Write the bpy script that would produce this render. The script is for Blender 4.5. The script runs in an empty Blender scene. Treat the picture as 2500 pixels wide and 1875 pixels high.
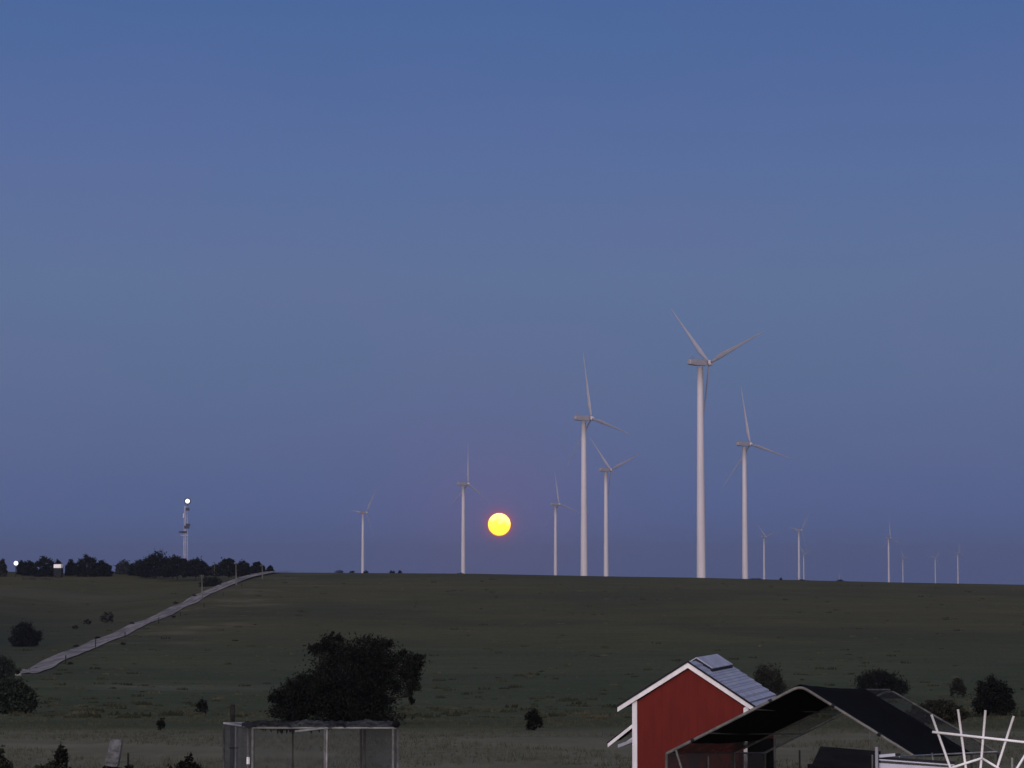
import bpy, math, random
import numpy as np
from mathutils import Vector, Matrix, noise
S = bpy.context.scene
COL = S.collection
R = math.radians
# ------------------------------------------------------------ camera
CZ = 5.3                                   # eye height above the ground at the house
F = 6284.0                                 # focal length in photo pixels (2500 wide)
PITCH = math.atan((1402 - 937.5) / F)
cam = bpy.data.objects.new('camera', bpy.data.cameras.new('camera'))
COL.objects.link(cam); S.camera = cam
cam.location = (0, 0, CZ)
cam.rotation_euler = (math.pi / 2 + PITCH, 0, 0)
cam.data.sensor_width = 36
cam.data.lens = 36 * F / 2500
cam.data.clip_start = 0.5
cam.data.clip_end = 90000

def at(px, py, d):
    """world point seen at photo pixel (px,py) lying at distance d ahead (world Y)"""
    x = (px - 1250) / F; z = (937.5 - py) / F
    c, s = math.cos(PITCH), math.sin(PITCH)
    y_, z_ = c - z * s, s + z * c
    return Vector((x * d / y_, d, CZ + z_ * d / y_))

# ------------------------------------------------------------ light
SUN_EL, SUN_ROT = 9.0, 200.0               # dusk glow low in the west, behind the camera
sd = bpy.data.lights.new('sun', 'SUN')
sd.energy = 1.7; sd.angle = R(55); sd.color = (1.0, 0.90, 0.92)
so = bpy.data.objects.new('sun', sd); COL.objects.link(so)
az = R(SUN_ROT)
sv = Vector((math.sin(az) * math.cos(R(SUN_EL)), math.cos(az) * math.cos(R(SUN_EL)), math.sin(R(SUN_EL))))
so.rotation_euler = sv.to_track_quat('Z', 'Y').to_euler()
S.view_settings.view_transform = 'Standard'
S.view_settings.look = 'None'
S.view_settings.exposure = 0
S.view_settings.gamma = 1

def lin(r, g, b):
    f = lambda v: (v / 255 / 12.92) if v / 255 < .04045 else ((v / 255 + .055) / 1.055) ** 2.4
    return (f(r), f(g), f(b), 1)

class NT:
    """tiny node helper"""
    def __init__(s, nt): s.t = nt; s.n = nt.nodes; s.l = nt.links
    def add(s, typ, ins=None, **kw):
        n = s.n.new(typ)
        for k, v in kw.items(): setattr(n, k, v)
        for k, v in (ins or {}).items():
            if hasattr(v, 'is_output'): s.l.new(v, n.inputs[k])
            else: n.inputs[k].default_value = v
        return n
    def math(s, op, a, b=0.0, clamp=False):
        n = s.n.new('ShaderNodeMath'); n.operation = op; n.use_clamp = clamp
        for i, v in enumerate((a, b)):
            if hasattr(v, 'is_output'): s.l.new(v, n.inputs[i])
            else: n.inputs[i].default_value = v
        return n.outputs[0]
    def ramp(s, fac, stops, interp='LINEAR'):
        n = s.n.new('ShaderNodeValToRGB'); n.color_ramp.interpolation = interp
        e = n.color_ramp.elements
        while len(e) < len(stops): e.new(0.5)
        for i, (p, c) in enumerate(stops): e[i].position = p; e[i].color = c
        s.l.new(fac, n.inputs[0]); return n.outputs[0]
    def mix(s, fac, a, b, mode='MIX'):
        n = s.n.new('ShaderNodeMix'); n.data_type = 'RGBA'; n.blend_type = mode
        for i, v in ((0, fac), (6, a), (7, b)):
            if hasattr(v, 'is_output'): s.l.new(v, n.inputs[i])
            else: n.inputs[i].default_value = v
        return n.outputs[2]
    def range(s, v, a, b, c=0.0, d=1.0, smooth=True):
        n = s.n.new('ShaderNodeMapRange'); n.clamp = True
        if smooth: n.interpolation_type = 'SMOOTHSTEP'
        s.l.new(v, n.inputs[0])
        for i, q in enumerate((a, b, c, d)): n.inputs[i + 1].default_value = q
        return n.outputs[0]

# world: dusk sky, earth shadow over the eastern horizon, pale glow in the west
W = bpy.data.worlds.new('World'); S.world = W; W.use_nodes = True
g = NT(W.node_tree); bg = g.n['Background']
tc = g.add('ShaderNodeTexCoord')
nrm = g.add('ShaderNodeVectorMath', {0: tc.outputs['Generated']}, operation='NORMALIZE').outputs[0]
sep = g.add('ShaderNodeSeparateXYZ', {0: nrm})
zz = sep.outputs[2]
el = g.math('DIVIDE', g.math('ARCSINE', zz), math.pi / 2)      # 0 horizon .. 1 zenith
east = g.ramp(g.math('MULTIPLY', el, 90 / 20.0, True), [
    (0.00, lin(80, 97, 151)), (0.05, lin(83, 101, 151)), (0.13, lin(89, 106, 149)), (0.22, lin(93, 112, 151)),
    (0.33, lin(95, 116, 155)), (0.45, lin(89, 112, 159)), (0.56, lin(80, 107, 158)), (0.66, lin(72, 103, 156)),
    (0.80, lin(66, 97, 152)), (1.0, lin(58, 88, 146))])
west = g.ramp(g.math('MULTIPLY', el, 90 / 60.0, True), [
    (0.0, (1.35, 0.95, 0.75, 1)), (0.15, (1.2, 1.0, 0.92, 1)), (0.4, (0.75, 0.78, 0.88, 1)), (1.0, (0.24, 0.25, 0.31, 1))])
wf = g.range(sep.outputs[1], -0.75, 0.35, 1.0, 0.0)
MOON = at(1219, 1280.5, 1.0); moon_dir = (MOON - Vector((0, 0, CZ))).normalized()
dt = g.add('ShaderNodeVectorMath', {0: nrm, 1: tuple(moon_dir)}, operation='DOT_PRODUCT').outputs['Value']
ang = g.math('ARCCOSINE', dt)
wide = g.math('EXPONENT', g.math('MULTIPLY', g.math('POWER', g.math('DIVIDE', ang, 0.034), 1.3), -1))
near = g.math('EXPONENT', g.math('MULTIPLY', g.math('DIVIDE', g.math('SUBTRACT', ang, 0.0047), 0.0014), -1))
near = g.math('MINIMUM', near, 1.0)
# faint mottling of thin high haze
nz = g.add('ShaderNodeTexNoise', {'Vector': g.add('ShaderNodeMapping', {'Vector': nrm, 'Scale': (5, 5, 14)}).outputs[0], 'Scale': 2.2, 'Detail': 3.0})
east = g.mix(g.range(el, 22 / 90, 50 / 90), east, (.24, .25, .31, 1))
sky = g.mix(wf, east, west)
pk = g.mix(g.range(nz.outputs[0], 0.40, 0.66, 0.0, 0.5), sky, g.mix(1.0, sky, (1.10, 0.985, 1.01, 1), 'MULTIPLY'))
sky = g.mix(g.math('MULTIPLY', wide, 0.42), pk, lin(124, 101, 145))
sky = g.mix(g.math('MULTIPLY', near, 0.75), sky, lin(176, 92, 120))
fin = g.mix(g.range(zz, -0.02, -0.10), sky, (0.02, 0.02, 0.02, 1))
g.l.new(fin, bg.inputs[0]); bg.inputs[1].default_value = 1.0

# ------------------------------------------------------------ mesh helpers
class MB:
    def __init__(s): s.v = []; s.f = []
    def quad(s, *p):
        n = len(s.v); s.v += [tuple(q) for q in p]; s.f.append(tuple(range(n, n + len(p)))); return s
    def box(s, c, size, M=None):
        hx, hy, hz = [q / 2 for q in size]; n = len(s.v)
        M = M or Matrix.Identity(3); c = Vector(c)
        for x in (-hx, hx):
            for y in (-hy, hy):
                for z in (-hz, hz): s.v.append(tuple(c + M @ Vector((x, y, z))))
        s.f += [tuple(n + i for i in q) for q in ((0, 1, 3, 2), (4, 6, 7, 5), (0, 4, 5, 1), (2, 3, 7, 6), (0, 2, 6, 4), (1, 5, 7, 3))]
        return s
    def tube(s, pts, r, n=8, cap=True):
        pts = [Vector(p) for p in pts]; rs = r if isinstance(r, (list, tuple)) else [r] * len(pts)
        base = len(s.v); up = Vector((0, 0, 1))
        for i, p in enumerate(pts):
            a = pts[max(i - 1, 0)]; b = pts[min(i + 1, len(pts) - 1)]
            t = (b - a).normalized()
            u = t.cross(up if abs(t.z) < .9 else Vector((0, 1, 0))).normalized(); w = t.cross(u)
            for k in range(n):
                q = 2 * math.pi * k / n
                s.v.append(tuple(p + (u * math.cos(q) + w * math.sin(q)) * rs[i]))
        for i in range(len(pts) - 1):
            for k in range(n):
                a = base + i * n + k; b = base + i * n + (k + 1) % n
                s.f.append((a, b, b + n, a + n))
        if cap:
            s.f.append(tuple(base + k for k in range(n)))
            s.f.append(tuple(base + (len(pts) - 1) * n + k for k in range(n))[::-1])
        return s
    def prism(s, poly, off):
        """solid from a polygon (list of points) pushed by vector off"""
        n = len(s.v); k = len(poly); off = Vector(off)
        s.v += [tuple(Vector(p)) for p in poly] + [tuple(Vector(p) + off) for p in poly]
        s.f.append(tuple(range(n, n + k))); s.f.append(tuple(range(n + 2 * k - 1, n + k - 1, -1)))
        for i in range(k):
            j = (i + 1) % k; s.f.append((n + i, n + j, n + k + j, n + k + i))
        return s
    def beam(s, a, b, w, h, side=None):
        """board from a to b; w across (along side), h in the third direction"""
        a, b = Vector(a), Vector(b); t = (b - a).normalized()
        u = Vector(side).normalized() if side else t.cross(Vector((0, 0, 1)) if abs(t.z) < .95 else Vector((0, 1, 0))).normalized()
        v = t.cross(u).normalized(); u = v.cross(t)
        M = Matrix((t, u, v)).transposed()
        return s.box((a + b) / 2, ((b - a).length, w, h), M)
    def sphere(s, c, r, n=16, m=10):
        base = len(s.v); c = Vector(c); rr = r if isinstance(r, (tuple, list)) else (r, r, r)
        for i in range(m + 1):
            th = math.pi * i / m
            for k in range(n):
                q = 2 * math.pi * k / n
                s.v.append((c.x + rr[0] * math.sin(th) * math.cos(q), c.y + rr[1] * math.sin(th) * math.sin(q), c.z + rr[2] * math.cos(th)))
        for i in range(m):
            for k in range(n):
                a = base + i * n + k; b = base + i * n + (k + 1) % n
                s.f.append((a, b, b + n, a + n))
        return s
    def build(s, name, mat, parent=None, smooth=False, origin=None, rel=None):
        me = bpy.data.meshes.new(name)
        v = np.array(s.v, dtype=float)
        if rel is not None: v = v - np.array(rel.location)      # a sub-part: its part sits at the thing's origin
        elif parent is not None: v = v - np.array(parent.location)
        elif origin is not None: v = v - np.array(origin)
        me.from_pydata(v.tolist(), [], s.f); me.update()
        if smooth: me.polygons.foreach_set('use_smooth', [True] * len(me.polygons))
        me.materials.append(mat)
        o = bpy.data.objects.new(name, me); COL.objects.link(o)
        if parent is not None: o.parent = parent
        elif origin is not None: o.location = origin
        return o

def tag(o, label=None, cat=None, group=None, kind=None):
    for k, v in (('label', label), ('category', cat), ('group', group), ('kind', kind)):
        if v: o[k] = v
    return o
def thing(name, loc, label, cat, group=None):
    o = bpy.data.objects.new(name, None); COL.objects.link(o); o.location = loc
    o.empty_display_size = 0.3
    return tag(o, label, cat, group)

# ------------------------------------------------------------ materials
def mat(name, color, rough=.8, var=.12, scale=3.0, bump=0.0, metal=0.0, spec=.3, color2=None, stretch=(1, 1, 1)):
    m = bpy.data.materials.new(name); m.use_nodes = True
    g = NT(m.node_tree); b = g.n['Principled BSDF']
    tc = g.add('ShaderNodeTexCoord')
    mp = g.add('ShaderNodeMapping', {'Vector': tc.outputs['Object'], 'Scale': stretch}).outputs[0]
    n1 = g.add('ShaderNodeTexNoise', {'Vector': mp, 'Scale': scale, 'Detail': 5.0, 'Roughness': .62}).outputs[0]
    c = tuple(color) + (1,); c2 = (tuple(color2) + (1,)) if color2 else tuple(v * (1 - 2.2 * var) for v in color) + (1,)
    fac = g.range(n1, 0.36, 0.66)
    top = tuple(min(1, v * (1 + var)) for v in color) + (1,)
    g.l.new(g.mix(fac, c2, top), b.inputs['Base Color'])
    b.inputs['Roughness'].default_value = rough; b.inputs['Metallic'].default_value = metal
    b.inputs['Specular IOR Level'].default_value = spec
    if bump:
        bn = g.add('ShaderNodeBump', {'Height': n1, 'Strength': bump, 'Distance': .02})
        g.l.new(bn.outputs[0], b.inputs['Normal'])
    return m
def emis(name, color, strength):
    m = bpy.data.materials.new(name); m.use_nodes = True
    g = NT(m.node_tree); b = g.n['Principled BSDF']
    b.inputs['Base Color'].default_value = (.8, .8, .8, 1)
    b.inputs['Emission Color'].default_value = tuple(color) + (1,)
    b.inputs['Emission Strength'].default_value = strength
    return m

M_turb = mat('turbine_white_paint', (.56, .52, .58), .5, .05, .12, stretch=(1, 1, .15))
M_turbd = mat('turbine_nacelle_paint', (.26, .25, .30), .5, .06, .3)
M_blade = mat('blade_sky_fade', (.30, .30, .37), .5, .05, .3)  # base colour pulled toward the sky to imitate blurred, faint blades
M_trim = mat('white_trim_paint', (.74, .72, .76), .6, .06, 4, .1, stretch=(1, 1, .3))
M_pvc = mat('white_pipe', (.86, .86, .90), .45, .04, 5)
M_galv = mat('galvanised_pipe', (.24, .245, .26), .45, .14, 6, metal=.2)
M_galvd = mat('weathered_pipe', (.085, .085, .085), .6, .2, 6)
M_wire = mat('chain_link_wire', (.12, .125, .14), .5, .1, 3)
M_tarp = mat('black_shade_cloth', (.0022, .0022, .0026), .95, .3, 3, .3, spec=.08)
M_netd = mat('dark_shade_net', (.022, .022, .023), .95, .3, 4, .4, spec=.1)
M_net = mat('grey_shade_net', (.050, .050, .052), .95, .3, 4, .4, spec=.1)
M_post = mat('dark_wooden_post', (.022, .021, .020), .9, .2, 5, .3, spec=.1)
M_pole = mat('utility_pole_wood', (.12, .118, .105), .9, .15, 3, spec=.1)
M_dark = mat('dark_sheet', (.007, .006, .0065), .9, .25, 3, .2, spec=.1)
M_metal_shade = mat('dark_metal_and_shade', (.012, .013, .02), .7, .2, 3, spec=.2)  # dark metal parts, and the painted shade of the hatch gap
M_white = mat('white_sheet_metal', (.46, .47, .58), .55, .06, 2.5, .05, stretch=(1, 1, .4))
M_board = mat('weathered_grey_plastic', (.095, .095, .105), .8, .3, 7, .2, color2=(.055, .058, .062))
M_stone = mat('dusty_road', (.215, .195, .198), .95, .2, .9, 0, spec=.1, stretch=(1, .06, 1))
M_bark = mat('bark', (.03, .026, .022), .95, .2, 6, .5, spec=.1)
M_steel = mat('mast_steel', (.55, .50, .60), .5, .15, .3)
M_steeld = mat('antenna_shell', (.03, .033, .06), .6, .1, 1)

def leaf_mat(name, a, b):
    m = bpy.data.materials.new(name); m.use_nodes = True
    g = NT(m.node_tree); p = g.n['Principled BSDF']
    tc = g.add('ShaderNodeTexCoord')
    n = g.add('ShaderNodeTexNoise', {'Vector': tc.outputs['Object'], 'Scale': 1.3, 'Detail': 4.0}).outputs[0]
    g.l.new(g.mix(g.range(n, .35, .68), tuple(a) + (1,), tuple(b) + (1,)), p.inputs['Base Color'])
    p.inputs['Roughness'].default_value = .85; p.inputs['Specular IOR Level'].default_value = .1
    return m
M_leaf = leaf_mat('dark_foliage', (.005, .0055, .005), (.011, .012, .009))
M_leaf2 = leaf_mat('olive_foliage', (.014, .014, .010), (.026, .026, .019))
M_leaf3 = leaf_mat('near_foliage', (.012, .016, .012), (.026, .032, .024))
M_leaf4 = leaf_mat('greyed_foliage', (.022, .025, .032), (.04, .043, .05))

# red boarded wall with fine vertical grooves
def red_wall():
    m = bpy.data.materials.new('red_barn_paint'); m.use_nodes = True
    g = NT(m.node_tree); b = g.n['Principled BSDF']
    tc = g.add('ShaderNodeTexCoord'); ob = tc.outputs['Object']
    n = g.add('ShaderNodeTexNoise', {'Vector': g.add('ShaderNodeMapping', {'Vector': ob, 'Scale': (3, 3, .8)}).outputs[0], 'Scale': 2.0, 'Detail': 5.0}).outputs[0]
    c = g.mix(g.range(n, .3, .7), (.104, .0088, .0068, 1), (.120, .0112, .0076, 1))
    sx = g.add('ShaderNodeSeparateXYZ', {0: ob}).outputs[0]
    fr = g.math('FRACT', g.math('DIVIDE', sx, .203))
    gr = g.range(g.math('ABSOLUTE', g.math('SUBTRACT', fr, .5)), .45, .49, 1, 0, False)
    g.l.new(c, b.inputs['Base Color'])
    bn = g.add('ShaderNodeBump', {'Height': gr, 'Strength': .5, 'Distance': .008})
    g.l.new(bn.outputs[0], b.inputs['Normal'])
    b.inputs['Roughness'].default_value = .75; b.inputs['Specular IOR Level'].default_value = .2
    return m
M_red = red_wall()
def shingles():
    m = bpy.data.materials.new('grey_shingles'); m.use_nodes = True
    g = NT(m.node_tree); b = g.n['Principled BSDF']
    tc = g.add('ShaderNodeTexCoord')
    uv = g.add('ShaderNodeMapping', {'Vector': tc.outputs['UV']}).outputs[0]
    br = g.add('ShaderNodeTexBrick', {'Vector': uv, 'Color1': (.28, .31, .43, 1), 'Color2': (.36, .39, .51, 1), 'Mortar': (.12, .13, .19, 1),
               'Scale': 1.0, 'Mortar Size': .012, 'Brick Width': .31, 'Row Height': .19, 'Bias': 0.0})
    n = g.add('ShaderNodeTexNoise', {'Vector': uv, 'Scale': 14.0, 'Detail': 4.0}).outputs[0]
    g.l.new(g.mix(g.range(n, .3, .7, .0, .5), br.outputs[0], (.22, .24, .34, 1)), b.inputs['Base Color'])
    b.inputs['Roughness'].default_value = .8; b.inputs['Specular IOR Level'].default_value = .25
    return m
M_shing = shingles()

# ------------------------------------------------------------ terrain
PY = np.array([-60, 0, 30, 55, 66, 80, 100, 130, 180, 250, 330, 430, 530, 620, 700, 760, 800, 840, 900, 1050, 1400, 12500.])
PZ = np.array([-5.3, -5.3, -5.3, -5.15, -5.05, -5.3, -6.0, -7.4, -9.7, -12.0, -12.8, -11.9, -9.5, -6.5, -3.6, -1.35, 0.05, .25, -1.3, -7.0, -10., -66.])
_ys = np.concatenate([np.arange(-60, 1500, 2.0), np.linspace(1500, 12500, 300)])
_zs = np.interp(_ys, PY, PZ)
k = np.exp(-np.linspace(-2.2, 2.2, 21) ** 2); k /= k.sum()
_pad = np.pad(_zs[:780], 10, mode='edge'); _sm = np.convolve(_pad, k, 'valid')
_zs[:770] = _sm[:770]
CRX = np.array([-60, 0, 120, 300, 480, 670, 900, 1150, 1500, 1700, 1900, 2200, 2500, 2700])
CRY = np.array([1390, 1394, 1399, 1399, 1404, 1397, 1398.5, 1400, 1407, 1410, 1415, 1422, 1427.5, 1431])
CX = (CRX - 1250) / F * 820; CO = -(CRY - 1400) / F * 820
def sstep(a, b, v):
    t = min(1, max(0, (v - a) / (b - a))); return t * t * (3 - 2 * t)
def hollow(x, y):
    # shallow draw running up beside the road on its left side
    cx = -100 - 8 * math.sin(y / 90)
    w = math.exp(-((x - cx) / 20) ** 2)
    return -1.6 * w * sstep(420, 560, y) * (1 - sstep(700, 790, y))
def T(x, y, fine=True):
    z = float(np.interp(y, _ys, _zs))
    xx = x if y < 820 else x * 820 / y
    z += float(np.interp(xx, CX, CO)) * sstep(420, 800, y)
    z += hollow(x, y)
    if fine:
        a = .10 + .5 * sstep(150, 350, y) * (1 - sstep(600, 770, y))
        a *= 1 - .9 * sstep(740, 790, y)
        z += a * noise.noise(Vector((x / 60, y / 45, 3.1))) + .25 * a * noise.noise(Vector((x / 11, y / 14, 7.7)))
    return CZ + z
def ground_at(px, py, lo=40, hi=835):
    """where the ray through a photo pixel first meets the ground"""
    d = lo
    while d < hi:
        p = at(px, py, d)
        if p.z <= T(p.x, p.y): return p
        d += 1.0 if d < 200 else 2.0
    p = at(px, py, 800); p.z = T(p.x, p.y); return p

ys = list(np.arange(-50, 60, 5.0)) + list(np.arange(60, 200, 2.0)) + list(np.arange(200, 900, 4.0)) + list(np.geomspace(900, 12400, 50))
us = np.linspace(-1, 1, 241); us = .42 * (us * .55 + us ** 3 * .45)
verts = []; faces = []
for y in ys:
    for u in us:
        x = u * (max(y, 0) + 90)
        verts.append((x, y, T(x, y)))
nu = len(us)
for i in range(len(ys) - 1):
    for j in range(nu - 1):
        a = i * nu + j; faces.append((a, a + 1, a + nu + 1, a + nu))
me = bpy.data.meshes.new('ground'); me.from_pydata(verts, [], faces); me.update()
me.polygons.foreach_set('use_smooth', [True] * len(me.polygons))
ground = bpy.data.objects.new('ground', me); COL.objects.link(ground); tag(ground, kind='structure')

def ground_mat():
    m = bpy.data.materials.new('dry_pasture'); m.use_nodes = True
    g = NT(m.node_tree); b = g.n['Principled BSDF']
    tc = g.add('ShaderNodeTexCoord'); ob = tc.outputs['Object']
    sp = g.add('ShaderNodeSeparateXYZ', {0: ob}); Y = sp.outputs[1]; X = sp.outputs[0]
    def nz(scale, detail=4.0, st=(1, 1, 1), rough=.55):
        return g.add('ShaderNodeTexNoise', {'Vector': g.add('ShaderNodeMapping', {'Vector': ob, 'Scale': st}).outputs[0], 'Scale': scale, 'Detail': detail, 'Roughness': rough}).outputs[0]
    nb = nz(.012, 3.0); nm = nz(.06, 6.0, (.7, 1, 1), .7); nf = nz(1.4, 6.0, (1, .25, 1), .7); ns = nz(.30, 5.0, (.5, 1, 1), .65)
    Yw = g.math('ADD', Y, g.math('MULTIPLY', g.math('SUBTRACT', nm, .5), 60))
    Yn = g.math('ADD', Y, g.math('MULTIPLY', g.math('SUBTRACT', nm, .5), 16))
    brown = g.mix(nm, (.055, .054, .027, 1), (.100, .088, .042, 1))
    green = g.mix(nm, (.048, .058, .031, 1), (.080, .085, .046, 1))
    near = g.mix(nm, (.110, .105, .076, 1), (.175, .162, .115, 1))
    c = g.mix(g.range(Yw, 300, 560), green, brown)
    c = g.mix(g.range(nb, .46, .66, 0, .45), c, (.040, .047, .028, 1))
    # greener, darker draw left of the road
    lx = g.range(X, -120, -50, 1, 0)
    c = g.mix(g.math('MULTIPLY', lx, g.range(Yw, 700, 470, 0, .8)), c, (.028, .035, .027, 1))
    # worn pale shoulder on the right of the road
    sh = g.math('MULTIPLY', g.range(X, -80, -70), g.range(X, -42, -62))
    sh = g.math('MULTIPLY', sh, g.math('MULTIPLY', g.range(Y, 380, 460), g.range(nm, .50, .64)))
    c = g.mix(g.math('MULTIPLY', sh, .75), c, (.135, .112, .072, 1))
    # faint bare strip crossing the lower slope at left
    Ys = g.math('ADD', Y, g.math('MULTIPLY', g.math('SUBTRACT', ns, .5), 14))
    tr = g.math('MULTIPLY', g.math('MULTIPLY', g.range(Ys, 275, 281), g.range(Ys, 296, 289)), g.math('MULTIPLY', g.range(X, -49, -44), g.range(X, -16, -38)))
    c = g.mix(g.math('MULTIPLY', tr, g.range(nm, .35, .55, .35, .8)), c, (.105, .108, .082, 1))
    # pale mown band across the left hill
    bd_ = g.math('MULTIPLY', g.math('MULTIPLY', g.range(Yw, 640, 670), g.range(Yw, 715, 690)), g.range(X, -85, -110))
    c = g.mix(g.math('MULTIPLY', bd_, .5), c, (.10, .092, .062, 1))
    c = g.mix(g.range(Yn, 112, 92), c, near)
    nk = nz(.045, 6.0, (.45, 1, 1), .68)
    c = g.mix(g.range(nk, .40, .60, .38, 0), c, g.mix(1.0, c, (.66, .74, .76, 1), 'MULTIPLY'))
    c = g.mix(g.range(nk, .52, .70, 0, .4), c, g.mix(1.0, c, (1.30, 1.2, 1.12, 1), 'MULTIPLY'))
    # fine mottling from clumps of grass
    c = g.mix(g.range(ns, .35, .70, .55, 0), c, g.mix(1.0, c, (.62, .66, .62, 1), 'MULTIPLY'))
    c = g.mix(g.range(nf, .50, .75, 0, .5), c, g.mix(1.0, c, (1.5, 1.45, 1.4, 1), 'MULTIPLY'))
    c = g.mix(g.range(nf, .30, .46, .5, 0), c, g.mix(1.0, c, (.6, .62, .6, 1), 'MULTIPLY'))
    g.l.new(c, b.inputs['Base Color'])
    b.inputs['Roughness'].default_value = 1; b.inputs['Specular IOR Level'].default_value = .05
    bn = g.add('ShaderNodeBump', {'Height': g.math('ADD', nf, ns), 'Strength': .5, 'Distance': .15})
    g.l.new(bn.outputs[0], b.inputs['Normal'])
    return m
me.materials.append(ground_mat())

# ------------------------------------------------------------ dirt road
road_px = [(60, 1648), (120, 1620), (180, 1594), (230, 1573), (330, 1530), (440, 1481), (500, 1450), (565, 1424), (612, 1409), (662, 1400)]
rp = [ground_at(*p) for p in road_px]
pts = []
for a, b in zip(rp[:-1], rp[1:]):
    n = 10
    for i in range(n): pts.append(a.lerp(b, i / n))
pts.append(rp[-1]); pts.append(rp[-1] + (rp[-1] - rp[-3]).normalized() * 60)
P2 = np.array([(p.x, p.y) for p in pts]); kk = np.ones(9) / 9
P2 = np.stack([np.convolve(np.pad(P2[:, i], 4, mode='edge'), kk, 'valid') for i in (0, 1)], 1)
rv = []; rf = []; NC = 9
for i, (x, y) in enumerate(P2):
    a = P2[max(i - 1, 0)]; b = P2[min(i + 1, len(P2) - 1)]; t = (b - a) / (np.linalg.norm(b - a) + 1e-9)
    nrmv = np.array([t[1], -t[0]])
    for j in range(NC):
        s_ = (j / (NC - 1) - .5) * 2
        wv = 1.45 + .75 * i / len(P2) + .32 * noise.noise(Vector((i * .14, s_ * 2, 5)))
        q = np.array([x, y]) + nrmv * s_ * wv
        # two worn wheel tracks and a slight crown
        rv.append((q[0], q[1], T(q[0], q[1]) + .10 + .3 * sstep(660, 770, q[1]) + .05 * math.cos(s_ * math.pi * 2)))
for i in range(len(P2) - 1):
    for j in range(NC - 1):
        a = i * NC + j; rf.append((a, a + 1, a + NC + 1, a + NC))
rm = bpy.data.meshes.new('dirt_road'); rm.from_pydata(rv, [], rf); rm.update(); rm.materials.append(M_stone)
rm.polygons.foreach_set('use_smooth', [True] * len(rm.polygons))
ro = bpy.data.objects.new('dirt_road', rm); COL.objects.link(ro); tag(ro, kind='structure')

# ------------------------------------------------------------ grass tufts (stuff)
rng = np.random.default_rng(5)
def quads_mesh(name, V, m, parent=None, origin=(0, 0, 0), per=4):
    """V: (n,per,3) array of separate faces"""
    n = len(V); me = bpy.data.meshes.new(name)
    me.vertices.add(n * per); me.vertices.foreach_set('co', (V - np.array(origin)).reshape(-1).astype(np.float32))
    me.loops.add(n * per); me.loops.foreach_set('vertex_index', np.arange(n * per, dtype=np.int32))
    me.polygons.add(n); me.polygons.foreach_set('loop_start', np.arange(n, dtype=np.int32) * per)
    me.polygons.foreach_set('loop_total', np.full(n, per, dtype=np.int32))
    me.update(calc_edges=True); me.materials.append(m)
    o = bpy.data.objects.new(name, me); COL.objects.link(o)
    if parent: o.parent = parent
    return o
def tufts(n, y0, y1, h0, h1, w):
    V = []
    for _ in range(n):
        y = y0 * (y1 / y0) ** rng.random(); x = (rng.random() * 2 - 1) * .215 * y
        z = T(x, y, y > 60); nb = 4; s_ = rng.random()
        if noise.noise(Vector((x / 9, y / 9, 1))) < -.12: continue
        for _b in range(nb):
            h = h0 + (h1 - h0) * rng.random() ** 2; a = rng.random() * 6.28; r_ = rng.random() * .12
            bx, by = x + math.cos(a) * r_, y + math.sin(a) * r_
            tx, ty = bx + rng.normal() * h * .35, by + rng.normal() * h * .35
            px_, py_ = math.cos(a * 2) * w, math.sin(a * 2) * w * .4
            V.append(((bx - px_, by - py_, z - .03), (bx + px_, by + py_, z - .03), (tx, ty, z + h)))
    return V
M_grass = mat('dry_grass', (.060, .058, .040), 1, .2, .6, spec=.05, color2=(.040, .042, .029))
V = np.array(tufts(16000, 62, 130, .04, .20, .012) + tufts(9000, 130, 420, .04, .13, .05))
tag(quads_mesh('grass', V, M_grass, per=3), 'low dry pasture grass growing over the field', 'grass', kind='stuff')
def clumps(n, y0, y1, r0, r1, thr, seed):
    rg = np.random.default_rng(seed); V = []
    while n > 0:
        y = y0 * (y1 / y0) ** rg.random(); x = (rg.random() * 2 - 1) * .215 * y; n -= 1
        if noise.noise(Vector((x / 24, y / 40, seed))) < thr: continue
        R_ = r0 + (r1 - r0) * rg.random() ** 3; z = T(x, y)
        for _b in range(16):
            a = rg.random() * 6.28; q = R_ * rg.random() ** .5
            bx, by = x + math.cos(a) * q * 1.5, y + math.sin(a) * q
            h = R_ * (.25 + .45 * rg.random()); w = R_ * .28
            V.append(((bx - w, by, z - .05), (bx + w, by + w * .5, z - .05), (bx + w * rg.normal() * .5, by, z + h)))
    return np.array(V)
tag(quads_mesh('weeds', clumps(1700, 150, 790, .10, .60, -.15, 3), mat('dark_weed', (.034, .037, .024), 1, .2, .6, spec=.05), per=3), 'dark low weeds scattered in clumps over the hillside', 'weeds', kind='stuff')
tag(quads_mesh('tussocks', clumps(1500, 150, 790, .10, .50, -.1, 8), mat('pale_tussock', (.072, .067, .044), 1, .2, .6, spec=.05), per=3), 'pale dry grass tussocks scattered over the hillside', 'grass', kind='stuff')

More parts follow.
